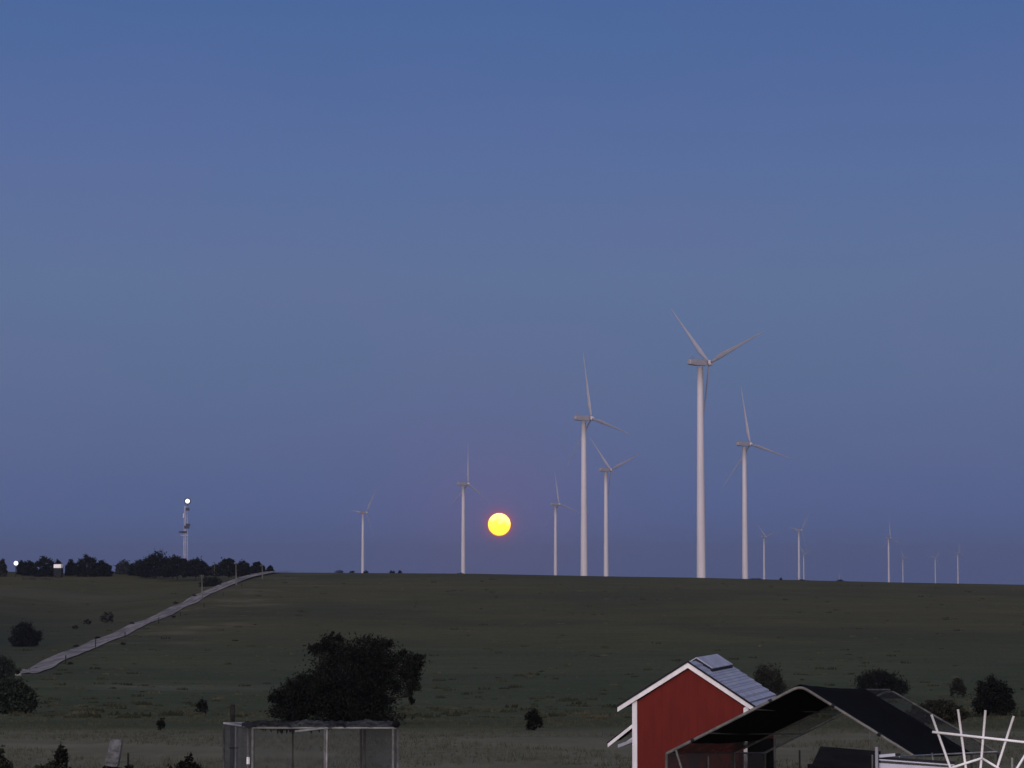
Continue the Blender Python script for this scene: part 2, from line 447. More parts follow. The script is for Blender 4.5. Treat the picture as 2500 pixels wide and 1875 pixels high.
# ------------------------------------------------------------ foliage
def foliage(lobes, n, size, seed=0, spikes=0.25):
    """lobes: (cx,cy,cz,rx,ry,rz). leaves as small bent quads over clumps within the lobes"""
    r = np.random.default_rng(seed)
    vol = np.array([l[3] * l[4] * l[5] for l in lobes]) ** .7; vol /= vol.sum()
    out = []
    for L, w in zip(lobes, vol):
        m = int(n * w); nc = max(14, int(m / 55))
        # clump centres near the lobe surface
        d = r.normal(size=(nc, 3)); d /= np.linalg.norm(d, axis=1)[:, None]
        rad = .45 + .6 * r.random(nc) ** .6
        rad[: int(nc * spikes)] *= 1.17
        cc = d * rad[:, None]
        idx = r.integers(0, nc, m)
        sp = np.array([.20, .20, .17]) * (0.6 + .8 * r.random((m, 1)))
        p = cc[idx] + r.normal(size=(m, 3)) * sp
        p = p * np.array(L[3:6]) * .86 + np.array(L[0:3])
        out.append(p)
    P = np.concatenate(out); N = len(P)
    a = r.normal(size=(N, 3)); a /= np.linalg.norm(a, axis=1)[:, None]
    b = np.cross(a, r.normal(size=(N, 3))); b /= np.linalg.norm(b, axis=1)[:, None]
    sz = size * (.6 + .9 * r.random((N, 1)))
    a = a * sz; b = b * sz * .5
    return np.stack([P - a, P + b, P + a, P - b], 1)
def tree(name, label, cat, base, lobes, n, size, seed, m=None, trunk=.0, group=None, limbs=4, trunk_h=None, fam=None):
    """base: world point on the ground; lobes relative to base"""
    t = thing(name, base, label, cat, group)
    r = random.Random(seed)
    top = max(l[2] for l in lobes)
    tr = trunk or .05 * top
    lobes = list(lobes)
    mb = MB()
    bx, by = lobes[0][0] * .5, 0
    h = trunk_h or top * .55
    B = Vector(base)
    fork = Vector((bx * .5, 0, h * .35))
    mb.tube([B + Vector((0, 0, -.15)), B + fork * .5 + Vector((r.uniform(-1, 1) * tr, 0, 0)), B + fork], [tr * 1.3, tr, tr * .85], 7)
    for i, l in enumerate(lobes[:max(limbs, 1) + 2]):
        e = Vector((l[0], l[1], l[2])); mid = fork.lerp(e, .5) + Vector((r.uniform(-.1, .1) * h, r.uniform(-.1, .1) * h, .06 * h))
        mb.tube([B + fork * .92, B + mid, B + e], [tr * .6, tr * .38, tr * .14], 6)
        for q in range(5):
            dd = Vector((r.gauss(0, 1), r.gauss(0, 1), abs(r.gauss(0, 1)) * .8)).normalized()
            tip = e + Vector((dd.x * l[3], dd.y * l[4], dd.z * l[5])) * 1.02
            mb.tube([B + mid.lerp(e, .6), B + e.lerp(tip, .5) + Vector((0, 0, .03 * h)), B + tip], [tr * .2, tr * .12, tr * .03], 4)
    mb.build('trunk', M_bark, t)
    V = foliage(lobes, n, size, seed, .25 if size < .25 else .08)
    o = quads_mesh('crown', V, m or M_leaf, t)
    return t

def px_lobes(base, d, L, depth=.8):
    """lobes given in photo pixels (cx, cy, rx, ry) at distance d -> relative to base"""
    out = []
    rr = random.Random(int(base[0] * 10))
    for cx, cy, rx, ry in L:
        p = at(cx, cy, d); s_ = d / F
        out.append((p.x - base[0], rr.uniform(-.25, .25) * rx * s_, p.z - base[2], rx * s_, max(rx, ry) * s_ * depth, ry * s_))
    return out
# --- the big spreading tree behind the kennel
D = 115; b0 = at(850, 1790, D); b0.z = T(b0.x, D)
L = px_lobes(b0, D, [(855, 1640, 92, 78), (805, 1590, 48, 38), (905, 1592, 55, 38), (760, 1690, 75, 52), (700, 1722, 45, 42), (985, 1625, 50, 34),
                     (925, 1680, 60, 55), (850, 1720, 100, 55), (1003, 1655, 24, 44), (728, 1668, 30, 24), (1020, 1610, 22, 20), (1005, 1700, 9, 20), (676, 1705, 20, 16), (830, 1560, 14, 15), (812, 1551, 6, 10), (945, 1572, 12, 14), (985, 1592, 10, 10), (766, 1580, 14, 9), (880, 1755, 90, 30), (735, 1748, 60, 26)])
big = tree('spreading_tree', 'large dark spreading tree behind the chain link kennel, one limb drooping on its right', 'tree', b0, L, 52000, .055, 3, M_leaf, .16, limbs=12)

# --- bushes and trees: (cx, top y, width, height px, base y, label...)
SKY = 'trees along the hilltop'
def bush(kind, label, cat, cx, ytop, w, h, seed, m=M_leaf, n=2600, d=None, base_y=None, size=None, group=None, lumpy=1.0):
    by = base_y or ytop + h
    if d is None:
        p = ground_at(cx, by); d = p.y
    b = at(cx, by, d); b.z = T(b.x, d)
    if group == SKY:      # let the crown reach down to its own ground
        h = 937.5 - F * math.tan(math.atan((b.z - CZ) / d) - PITCH) - ytop
        h = min(h + 1, 1403 - ytop)
    r = random.Random(seed)
    LL = [(cx, ytop + h * .45, w * .36, h * .42), (cx - w * .25, ytop + h * .60, w * .24, h * .36), (cx + w * .26, ytop + h * .62, w * .25, h * .35)]
    for _ in range(5):
        a = r.uniform(-1, 1)
        LL.append((cx + a * w * .34, ytop + h * (.24 + .28 * abs(a)) + r.uniform(-.05 * lumpy, .1) * h, w * r.uniform(.10, .17), h * r.uniform(.15, .24)))
    if d > 700:
        for a in (-.7, -.25, .25, .7): LL.append((cx + a * w * .45, ytop + h * .95, w * .22, h * .16))
    for a in ((-.62, 0, .62) if d > 700 else (-.3, .3) if w > 50 else ()):
        LL.append((cx + a * w * .5, ytop + h * .82, w * .26, h * .22))
    Lr = px_lobes(b, d, LL)
    return tree(kind, label, cat, b, Lr, n, size or max(.05, w * d / F * .022), seed, m, max(.03, w * d / F * .022), group, 3)

SKY = 'trees along the hilltop'
for i, a in enumerate([
    # cx, top, w, h, depth, foliage, label
    (2, 1362, 26, 34, 770, M_leaf2, 'tree cut by the left edge of the photo on the hilltop'),
    (52, 1366, 18, 26, 790, M_leaf, 'small dark tree directly right of the white yard light'),
    (70, 1363, 30, 34, 782, M_leaf, 'flat topped dark tree between the yard light and the peaked tree'),
    (109, 1354, 46, 44, 775, M_leaf, 'peaked dark tree on the hilltop just left of the white trailer'),
    (142, 1366, 20, 28, 795, M_leaf, 'small dark tree rising behind the white trailer'),
    (173, 1364, 24, 34, 782, M_leaf, 'narrow dark tree between the white trailer and the long sloping tree'),
    (212, 1354, 52, 40, 775, M_leaf, 'humped dark tree with a long low tail sloping right on the hilltop'),
    (248, 1366, 46, 27, 778, M_leaf, 'low dark scrub tailing off right of the humped hilltop tree'),
    (302, 1366, 36, 32, 800, M_leaf4, 'pale greyish tree at the left foot of the widest dark tree'),
    (340, 1366, 46, 32, 790, M_leaf, 'low dark tree forming the left shoulder of the widest clump'),
    (378, 1347, 84, 50, 775, M_leaf, 'widest and tallest dark tree on the hilltop, left of the mast'),
    (432, 1352, 66, 52, 765, M_leaf, 'round dark tree directly under the lattice mast'),
    (478, 1360, 66, 44, 760, M_leaf, 'dark tree sloping down right of the lattice mast'),
    (526, 1376, 24, 40, 770, M_leaf2, 'thin olive tree in the dip right of the mast'),
    (558, 1361, 56, 56, 745, M_leaf, 'dark tree with a pointed top beside the second utility pole'),
    (594, 1366, 34, 50, 775, M_leaf, 'dark tree between the second and third utility poles'),
    (630, 1368, 32, 36, 815, M_leaf, 'dark tree just left of the road crest behind the third pole'),
    (659, 1380, 15, 20, 820, M_leaf, 'lowest dark tree at the very crest where the road ends'),
]):
    cx, top, w, h, d, m, lab = a
    bush('hilltop_tree', lab, 'tree', cx, top + 1, w * 1.10, h, 100 + i, m, 2000 + 65 * w, d, size=.30, group=SKY, lumpy=.6)
for i, (cx, top, w, h, lab) in enumerate([
    (829, 1391, 24, 8, 'wider of the two low bushes left of the leftmost wind turbine'),
    (860, 1392, 16, 7, 'narrower low bush just left of the leftmost wind turbine'),
    (893, 1392, 14, 7, 'tiny bush touching the foot of the leftmost wind turbine'),
    (957, 1391, 14, 7, 'left one of a pair of tiny bushes right of the leftmost turbine'),
    (976, 1392, 12, 7, 'right one of a pair of tiny bushes right of the leftmost turbine'),
    (1124, 1397, 20, 6, 'low bush at the foot of the turbine left of the moon'),
    (1906, 1410, 10, 8, 'tiny dark bush on the ridge between two far turbines'),
    (1845, 1410, 40, 6, 'long low bush on the ridge right of the second tallest turbine'),
    (1955, 1413, 46, 6, 'long low bush on the ridge below the turbine with the upward pointing blade'),
    (2052, 1414, 26, 6, 'low bush on the ridge beside the small white blade tip')]):
    bush('ridge_bush', lab, 'bush', cx, top, w, h + 3, 150 + i, M_leaf, 350, 822, size=.16, group='low bushes along the far ridge')
bush('scrub_bush', 'dark scrubby bush under the first utility pole, left of the road', 'bush', 515, 1404, 54, 28, 201, M_leaf, 5000)
bush('round_bush', 'round dark bush on the slope near the left edge, above the road', 'bush', 62, 1517, 78, 62, 202, M_leaf, 9000, size=.14)
bush('ragged_bush', 'small ragged bush on the left slope just above the road', 'bush', 263, 1492, 38, 30, 203, M_leaf, 900, size=.12)
bush('ragged_bush', 'tiny dark bush left of the ragged bush above the road', 'bush', 213, 1510, 20, 16, 204, M_leaf, 400, size=.11)
bush('ragged_bush', 'faintest tiny bush on the left slope, nearest the round bush', 'bush', 183, 1525, 16, 12, 205, M_leaf2, 300, size=.11)
bush('thicket', 'broad dark thicket at the left edge below the end of the road', 'bush', 28, 1655, 124, 88, 206, M_leaf3, 14000, size=.12)
bush('thicket', 'dark foliage added for the shade at the left edge beside the lower end of the road', 'bush', 6, 1600, 84, 62, 216, M_leaf3, 6000, size=.12)  # foliage mass put where the slope lies in dark shade
bush('sapling', 'dark narrow sapling in the field left of the wooden post', 'shrub', 493, 1703, 34, 42, 207, M_leaf, 900, size=.06)
bush('sapling', 'thin leaning sapling left of the sapling nearest the kennel', 'shrub', 393, 1750, 24, 34, 208, M_leaf, 350, size=.045)
bush('lone_bush', 'small lone dark bush in the field between big tree and red shed', 'bush', 1303, 1730, 48, 54, 209, M_leaf, 1700, size=.05)
bush('brown_bush', 'brownish bush behind the grey roof of the red shed', 'bush', 1876, 1614, 84, 92, 210, M_leaf2, 9000, size=.09)
bush('wide_bush', 'wide dark bush behind the ridge of the black canopy', 'bush', 2150, 1630, 138, 76, 211, M_leaf, 12000, size=.10)
bush('small_bush', 'small faint bush between the wide bush and the round right hand bush', 'bush', 2338, 1652, 42, 52, 212, M_leaf2, 2200, size=.08)
bush('round_bush', 'round dark bush near the right edge above the white pipe fan', 'bush', 2424, 1652, 108, 96, 213, M_leaf, 12000, size=.09)
bush('shade_scrub', 'low dark scrub added for the shaded patch behind the netted end of the canopy', 'bush', 2285, 1708, 150, 60, 214, M_leaf2, 7000, size=.08)  # dark foliage added to draw a shaded patch of ground
# foreground plants at the bottom edge
bush('leafy_shrub', 'leafy dark shrub with a leaning top at the bottom left', 'shrub', 118, 1860, 110, 60, 220, M_leaf3, 1500, 44, 1940, size=.035)
bush('leafy_shoot', 'upright leafy shoot above the bottom left shrub', 'shrub', 150, 1816, 36, 60, 221, M_leaf, 420, 44, 1880, size=.035)
bush('leafy_shrub', 'leafy shrub cut by the bottom left corner', 'shrub', 0, 1826, 60, 90, 222, M_leaf3, 1400, 44, 1930, size=.035)
bush('rounded_shrub', 'rounded dark shrub at the bottom edge left of the kennel', 'shrub', 455, 1848, 90, 80, 223, M_leaf, 3600, 50, 1935, size=.035)
bush('low_weed', 'dark weeds at the foot of the grey board', 'weed', 270, 1864, 56, 30, 224, M_leaf, 500, 50, 1910, size=.03)
bush('low_weed', 'dark weeds around the short post right of the grey board', 'weed', 316, 1862, 28, 34, 225, M_leaf, 260, 50, 1910, size=.03)
# dark clumps along the road verges
for i, (cx, cy, w, lab) in enumerate([(238, 1553, 10, 'dark weed on the left verge opposite the fence post at the widest part'), (186, 1573, 12, 'dark weed on the left verge close to the lower end of the road'),
        (474, 1450, 9, 'dark weed on the left verge just left of the nearest utility pole'), (322, 1518, 7, 'small weed on the left verge halfway up the road'),
        (428, 1468, 8, 'dark weed on the left verge between halfway and the nearest pole'), (424, 1502, 7, 'dark weed on the right verge below the nearest utility pole'),
        (300, 1568, 8, 'dark weed on the right verge below the middle of the road'), (172, 1616, 9, 'dark weed on the right verge near the lower end of the road')]):
    bush('verge_weed', lab, 'weed', cx, cy, w + 5, 7, 230 + i, M_leaf, 90, size=.14, group='weeds along the dirt road')

# ------------------------------------------------------------ wind turbines
def make_turbine(hub_px, hub_py, yaw, phi, label, seed):
    # find the distance at which an 80 m tower standing on the ground puts its nacelle at this pixel
    d = 860.0
    while d < 9000:
        p = at(hub_px, hub_py, d)
        if p.z - (T(p.x, d, False) + 80) <= 0 or False: d += 5; continue
        break
    p = at(hub_px, hub_py, d); base = Vector((p.x, d, T(p.x, d, False)))
    H = p.z - base.z
    t = thing('wind_turbine', base, label, 'wind turbine', 'wind turbines beyond the ridge')
    return t, base, H
TURB = {}
def turbine_meshes():
    """unit meshes in local coordinates, shared by all turbines"""
    tw = MB(); hh = [0, 2, 20, 45, 70, 78.4]; rr = [1.72, 1.63, 1.5, 1.30, 1.12, 1.05]
    tw.tube([(0, 0, h) for h in hh], rr, 28)
    for h, r_ in ((22, 1.52), (48, 1.31)): tw.tube([(0, 0, h), (0, 0, h + .25)], [r_, r_], 28)
    TURB['tower'] = tw.build('tower', M_turb, smooth=True)
    # local +X is the rotor axis
    na = MB()
    sec = [(-5.2, .9, .85), (-4.9, 1.2, 1.1), (-2, 1.45, 1.4), (2.2, 1.45, 1.4), (3.0, 1.1, 1.15)]
    base = 0
    for x, wy, wz in sec:
        for k in range(12):
            q = 2 * math.pi * (k + .5) / 12; c, s_ = math.cos(q), math.sin(q)
            sq = 1 / max(abs(c), abs(s_)) * .86
            na.v.append((x, wy * c * min(sq, 1.15), 80 + wz * s_ * min(sq, 1.15)))
    for i in range(len(sec) - 1):
        for k in range(12):
            a = i * 12 + k; b = i * 12 + (k + 1) % 12; na.f.append((a, b, b + 12, a + 12))
    na.f.append(tuple(range(12))[::-1]); na.f.append(tuple(range(48, 60)))
    na.box((-3.5, 0, 81.6), (1.0, .8, .5)); na.tube([(-4.2, .3, 81.2), (-4.2, .3, 82.9)], .05, 5)
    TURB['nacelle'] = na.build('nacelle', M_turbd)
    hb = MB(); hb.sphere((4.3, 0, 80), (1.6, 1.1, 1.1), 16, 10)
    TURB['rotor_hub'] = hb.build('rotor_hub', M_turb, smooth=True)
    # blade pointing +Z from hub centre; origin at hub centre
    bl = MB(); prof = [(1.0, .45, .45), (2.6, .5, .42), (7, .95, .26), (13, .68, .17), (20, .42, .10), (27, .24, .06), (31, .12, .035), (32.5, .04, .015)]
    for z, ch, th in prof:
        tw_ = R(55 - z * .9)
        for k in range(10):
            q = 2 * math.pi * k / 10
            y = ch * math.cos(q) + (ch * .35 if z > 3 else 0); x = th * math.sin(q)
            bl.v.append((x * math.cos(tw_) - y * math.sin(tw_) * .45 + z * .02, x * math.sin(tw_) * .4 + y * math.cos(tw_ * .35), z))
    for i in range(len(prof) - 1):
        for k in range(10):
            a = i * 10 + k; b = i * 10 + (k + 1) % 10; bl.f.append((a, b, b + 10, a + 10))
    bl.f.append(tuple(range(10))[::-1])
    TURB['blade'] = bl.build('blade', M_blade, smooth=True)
    for o in TURB.values(): COL.objects.unlink(o)
turbine_meshes()
tlist = [
    (1709, 885, 137, 'tallest and nearest wind turbine with a thick pinkish tower, right of centre'),
    (1425, 1021, 104, 'second tallest wind turbine with a dark blade stub left of its tower'),
    (1817, 1084, 104, 'third tallest wind turbine just right of the tallest one'),
    (1479, 1147, 137, 'mid sized wind turbine close behind and right of the second tallest'),
    (1131, 1181, 92, 'wind turbine left of the moon, one blade pointing down at the moon'),
    (1356, 1231, 104, 'slim wind turbine right of the moon, left of the second tallest'),
    (886, 1251, 55, 'faint leftmost wind turbine standing alone left of the moon'),
    (1950, 1294, 52, 'far wind turbine with one blade pointing up right, below right of the third tallest'),
    (1865, 1311, 137, 'faint far wind turbine closest right of the third tallest tower'),
    (2169, 1313, 96, 'far wind turbine with a blade stretched right, tallest of the right hand four'),
    (2204, 1363, 0, 'faintest small wind turbine right beside the tallest of the right hand four'),
    (2283, 1361, 50, 'far small wind turbine, second from the right edge'),
    (2338, 1350, 88, 'far wind turbine nearest the right edge of the photo'),
    (1962, 1352, 20, 'very faint far wind turbine tucked behind the one with the up right blade'),
    (2049, 1404, 94, 'farthest wind turbine of which only the top peeks over the ridge'),
]
RIDGE_D = 835
for i, (px, py, phi, lab) in enumerate(tlist):
    # distance solving: nacelle centre 80 m above the ground there
    d = 860.0; best = None
    while d < 11800:
        p = at(px, py, d); e = p.z - (T(p.x, d, False) + 80)
        if e >= 0: break
        d += 4.0
    p = at(px, py, d); base = Vector((p.x, d, p.z - 80))
    t = thing('wind_turbine', base, lab, 'wind turbine', 'wind turbines beyond the ridge')
    yaw = 34 + [0, -2, 3, 1, 0, 2, 4, -3, 0, 2, 0, 4, -2, 0, 0][i]    # rotor axis: to the right and away from the viewer
    t.rotation_euler = (0, 0, R(yaw))
    for nm in ('tower', 'nacelle', 'rotor_hub'):
        c = TURB[nm].copy(); COL.objects.link(c); c.parent = t
    for kbl in range(3):
        c = TURB['blade'].copy(); COL.objects.link(c); c.parent = t
        c.location = (4.3, 0, 80)
        # seen from the camera the rotor's +Y side lies to the left, so this turns anticlockwise in the view
        c.rotation_euler = (R(90 - (phi + 120 * kbl)), 0, 0)

# ------------------------------------------------------------ lattice mast with lamp, antennas
d = 870; b = at(452, 1400, d); b.z = T(b.x, d, False); top = at(455, 1236, d)
t = thing('radio_mast', b, 'pale lattice radio mast with dark antennas above the hilltop trees', 'radio mast')
mb = MB(); Hh = top.z - b.z; hw = .62
legs = [Vector((hw * math.cos(q), hw * math.sin(q), 0)) for q in (.5, 2.6, 4.7)]
for l in legs: mb.tube([b + l * 1.5, b + l * .9 + Vector((0, 0, Hh))], .075, 6)
n = 22
for i in range(n):
    for a_, b_ in ((0, 1), (1, 2), (2, 0)):
        z0, z1 = Hh * i / n, Hh * (i + 1) / n
        f0, f1 = 1.5 - .6 * i / n, 1.5 - .6 * (i + 1) / n
        mb.tube([b + legs[a_] * f0 + Vector((0, 0, z0)), b + legs[b_] * f1 + Vector((0, 0, z1))], .028, 4)
        mb.tube([b + legs[a_] * f1 + Vector((0, 0, z1)), b + legs[b_] * f1 + Vector((0, 0, z1))], .028, 4)
mb.build('lattice', M_steel, t)
for cx, cy, w, h in ((459, 1281, 11, 5), (456, 1287, 13, 7), (450, 1299, 13, 5), (441, 1299, 8, 4), (458, 1243, 9, 7)):
    p = at(cx, cy, d - 1.0); s_ = d / F
    m2 = MB(); m2.box(p, (w * s_, .35, h * s_)); m2.tube([p + Vector((0, .1, 0)), p + Vector((0, 1.2, 0))], .05, 5)
    m2.build('antenna', M_steeld, t)
p = at(448, 1259, d - .9); MB().box(p, (.35, .25, 1.5)).build('antenna', M_turb, t)
p = at(450, 1307, d); m2 = MB().box(p, (2.6, .6, .16)); m2.build('platform', M_steel, t)
p = at(458, 1223.5, d); m2 = MB(); m2.tube([p - Vector((0, -.5, 0)), p - Vector((0, -.1, 0))], [.7, 1.15], 24)
m2.tube([p + Vector((0, .3, -.6)), p + Vector((0, .3, -1.9))], .12, 6)
lampbody = m2.build('beacon_housing', M_steeld, t)
m2 = MB(); m2.sphere(p - Vector((0, .15, 0)), .74, 20, 12); m2.build('beacon_light', emis('beacon_glow', (.86, .90, 1.0), 1.6), lampbody, smooth=True, rel=t)

# yard light
d = 770; b = at(38, 1400, d); b.z = T(b.x, d); p = at(39, 1375, d)
t = thing('yard_light', b, 'bright white lit yard light at the far left of the hilltop', 'yard light')
MB().tube([b - Vector((0, 0, .2)), Vector((b.x, d + .3, p.z + .2))], .09, 7).build('pole', M_post, t)
MB().tube([p + Vector((0, .35, .62)), p + Vector((0, .25, .15))], [.3, .72], 16).build('shade', M_metal_shade, t)
MB().sphere(p, .62, 20, 12).build('lamp', emis('yard_lamp_glow', (.95, .97, 1.0), 2.0), t, smooth=True)

# small white trailer on the hilltop
d = 768; p = at(140, 1382, d); gz = T(p.x, d)
t = thing('travel_trailer', (p.x, d, gz), 'small white box trailer parked in front of a dark tree on the hilltop', 'trailer')
m2 = MB(); w, h = 18 * d / F, 9 * d / F
zc = p.z
m2.prism([(p.x - w / 2, d, zc - h / 2), (p.x + w / 2, d, zc - h / 2), (p.x + w / 2, d, zc + h * .4), (p.x + w / 2 - .12, d, zc + h / 2), (p.x - w / 2 + .2, d, zc + h / 2), (p.x - w / 2, d, zc + h * .35)], (0, 3.6, 0))
m2.build('body', mat('trailer_white', (.95, .93, .95), .5, .02, 1), t)
m2 = MB(); m2.box((p.x, d + 1.8, (zc - h / 2 + gz) / 2 + .18), (w * .96, 3.4, max(.12, (zc - h / 2 - gz - .36)))); m2.build('chassis', M_metal_shade, t)
for sx in (-1, 1):
    q = Vector((p.x + sx * w * .42, d + 1.9, gz + .33)); MB().tube([q - Vector((.1, 0, 0)), q + Vector((.1, 0, 0))], .33, 16).build('wheel', M_dark, t)
# low stone wall / rubble in front of it
m2 = MB(); rr = random.Random(9)
for i in range(70):
    px_ = 50 + 78 * i / 70; q = at(px_, 1391 + rr.uniform(-1, 1), 752); g0 = T(q.x, 752)
    hh_ = rr.uniform(.3, .75); m2.box((q.x, 752 + rr.uniform(-.4, .4), g0 + hh_ / 2 - .05), (rr.uniform(.25, .5), .5, hh_), Matrix.Rotation(rr.uniform(-.4, .4), 3, 'Z'))
q = at(90, 1391, 752)
tag(m2.build('rubble_wall', mat('rubble', (.055, .052, .046), .95, .3, 2, spec=.1), origin=(q.x, 752, T(q.x, 752))), 'low rubble bank in front of the dark trees beside the white trailer', 'wall')

# ------------------------------------------------------------ utility poles, fence posts
def upole(px, ytop, ybase, d, label, r_):
    b = at(px, ybase, d); g0 = T(b.x, d); tp = at(px - 1, ytop, d)
    t = thing('utility_pole', (b.x, d, g0), label, 'utility pole', 'utility poles beside the dirt road')
    MB().tube([(b.x, d, g0 - .3), (tp.x, d, tp.z)], [r_ * 1.15, r_ * .8], 10).build('pole', M_pole, t, smooth=True)
    ca = MB().box((tp.x, d - .16, tp.z - .35), (1.1, .1, .1)).build('crossarm', M_pole, t)
    for sx in (-.45, 0, .45): MB().tube([(tp.x + sx, d - .16, tp.z - .29), (tp.x + sx, d - .16, tp.z - .12)], .045, 6).build('insulator', M_galv, ca, rel=t)
    return tp
q = ground_at(494, 1462); T1 = upole(494, 1403, 1462, q.y, 'nearest and tallest utility pole, standing at the road edge', .17)
q = ground_at(577, 1428); T2 = upole(577, 1373, 1428, q.y, 'second utility pole in front of the pointed dark tree', .17)
q = ground_at(641, 1403); T3 = upole(641, 1378, 1403, 752, 'farthest utility pole near the road crest', .17)
q = at(524, 1405, 765); T0 = upole(524, 1371, 1405, 765, 'utility pole in the dip right of the lattice mast', .13)
q0 = None
fence = [(233, 1583, 23), (387, 1524, 17), (498, 1484, 12), (160, 1620, 20), (305, 1557, 14), (440, 1504, 11), (545, 1455, 9), (590, 1432, 8)]
ft = None
fp = sorted([(ground_at(x, y), h) for x, y, h in fence], key=lambda a: a[0].y)
ft = thing('roadside_fence', fp[0][0], 'thin fence of dark posts along the right side of the dirt road', 'fence')
prev = None
for p, h in fp:
    hh_ = h * p.y / F
    MB().tube([p - Vector((0, 0, .2)), p + Vector((.02, 0, hh_))], .08, 7).build('post', M_post, ft)
mb = MB()
for (a, ha), (b, hb) in zip(fp[:-1], fp[1:]):
    for f_ in (.45, .9):
        n = 6; mb.tube([(a.lerp(b, i / n).x, a.lerp(b, i / n).y, T(*a.lerp(b, i / n).xy) + f_ * 1.25) for i in range(n + 1)], .006, 3)
mb.build('wire', M_galvd, ft)
# old logs / pale rocks near lower end of the road
p = ground_at(44, 1650); tag(MB().sphere(p + Vector((0, 0, .15)), (.45, .4, .3), 10, 6).build('pale_rock', mat('pale_rock', (.30, .30, .28), .9, .2, 3), origin=p), 'larger pale rock at the lower end of the dirt road', 'rock', 'pale rocks at the road end')
p = ground_at(58, 1638); tag(MB().sphere(p + Vector((0, 0, .1)), (.3, .3, .2), 10, 6).build('pale_rock', mat('pale_rock_dull', (.14, .14, .13), .9, .2, 3), origin=p), 'smaller duller rock just above the larger pale rock', 'rock', 'pale rocks at the road end')

# ------------------------------------------------------------ red shed
D = 60.0
P_ap = at(1681, 1617, D)
YAW = R(-15)
sh_org = Vector((P_ap.x, D, T(P_ap.x, D)))
shed = thing('red_shed', sh_org, 'tall red wooden shed with white trim and grey shingle roof', 'shed')
RM = Matrix.Rotation(YAW, 3, 'Z')
def SL(x, y, z):                           # shed local -> world
    return sh_org + RM @ Vector((x, y, z))
AP = P_ap.z - sh_org.z                     # apex height of rakes (outer top)
k_ = D / F
HWl = (1681 - 1546) * k_ / math.cos(YAW); HWr = (1822 - 1681) * k_ / math.cos(YAW) * 1.005
EL = (1681 - 1512) * k_ / math.cos(YAW); ER = (1842 - 1681) * k_ / math.cos(YAW) * 1.01
DR = (1727 - 1617) * k_                    # drop of the rakes
LEN = 3.7
sl, sr = DR / EL, DR / ER
def fl(z): return max(z, -.2)
# walls
wt = AP - .13
def wall_poly(y):
    return [SL(-HWl + .03, y, -.2), SL(HWr - .03, y, -.2), SL(HWr - .03, y, wt - sr * HWr), SL(0, y, wt), SL(-HWl + .03, y, wt - sl * HWl)]
mb = MB(); mb.prism(wall_poly(0), RM @ Vector((0, .08, 0))); 
o = mb.build('front_wall', M_red, shed)
mb = MB(); mb.prism(wall_poly(LEN), RM @ Vector((0, -.08, 0))); mb.build('rear_wall', M_red, shed)
for nm, x0, top_, s_ in (('side_wall', -HWl + .03, wt - sl * HWl, 1), ('side_wall', HWr - .11, wt - sr * HWr, -1)):
    mb = MB(); mb.prism([SL(x0, .081, -.2), SL(x0 + .08, .081, -.2), SL(x0 + .08, .081, top_), SL(x0, .081, top_)], RM @ Vector((0, LEN - .162, 0))); mb.build(nm, M_red, shed)
# roof: courses of shingles, slightly lapped
def roof_side(sgn, E, s_):
    me_v = []; me_f = []; uv = []
    L_ = math.hypot(E, DR); rows = 9; y0, y1 = -.10, LEN + .12
    for r_ in range(rows):
        a, b = r_ / rows, (r_ + 1) / rows
        for (xa, xb, lift0, lift1) in ((a, b, .012, .040),):
            cols = 14
            for c in range(cols):
                ya = y0 + (y1 - y0) * c / cols; yb = y0 + (y1 - y0) * (c + 1) / cols
                n = len(me_v)
                ptsq = [(xa, ya, lift0), (xa, yb, lift0), (xb, yb, lift1), (xb, ya, lift1)]
                for f_, yy, lf in ptsq:
                    me_v.append(SL(sgn * E * f_, yy, AP - DR * f_ + lf)); uv.append((yy, f_ * L_ * 1.0 + .0))
                me_f.append((n, n + 1, n + 2, n + 3))
                n = len(me_v)
                for f_, yy, lf in ((xb, ya, lift1), (xb, yb, lift1), (xb, yb, 0.0), (xb, ya, 0.0)):
                    me_v.append(SL(sgn * E * f_, yy, AP - DR * f_ + lf)); uv.append((yy, f_ * L_))
                me_f.append((n, n + 1, n + 2, n + 3))
    m = bpy.data.meshes.new('roof'); m.from_pydata([tuple(v - sh_org) for v in me_v], [], me_f); m.update()
    ul = m.uv_layers.new(name='UVMap')
    for i, l in enumerate(m.loops): ul.data[i].uv = uv[l.vertex_index]
    m.materials.append(M_shing)
    return m
for sgn, E, s_ in ((1, ER, sr), (-1, EL, sl)):
    m = roof_side(sgn, E, s_)
    r_o = bpy.data.objects.new('roof', m); COL.objects.link(r_o); r_o.parent = shed
    mb = MB()   # roof deck under the shingles
    mb.prism([SL(0, -.06, AP - .006), SL(sgn * E, -.06, AP - DR - .006), SL(sgn * E, -.06, AP - DR - .05), SL(0, -.06, AP - .05)], RM @ Vector((0, LEN + .14, 0)))
    mb.build('roof_deck', M_dark, shed)
# white rakes
th = .105
for sgn, E in ((1, ER), (-1, EL)):
    for y0, nm in ((-.10, 'rake_board'), (LEN + .10, 'rake_board')):
        mb = MB(); mb.prism([SL(0, y0, AP - .004), SL(sgn * E, y0, AP - DR - .004), SL(sgn * E, y0, AP - DR - .004 - th), SL(0, y0, AP - .004 - th * 1.15)], RM @ Vector((0, .035, 0)))
        mb.build(nm, M_trim, shed)
# corner boards
for x0, x1, ztop in ((-HWl, -HWl + .115, wt - sl * (HWl - .06)), (HWr - .115, HWr, wt - sr * (HWr - .06))):
    mb = MB(); mb.prism([SL(x0, -.03, -.15), SL(x1, -.03, -.15), SL(x1, -.03, ztop + .04), SL(x0, -.03, ztop - .03)], RM @ Vector((0, .028, 0)))
    mb.build('corner_board', M_trim, shed)
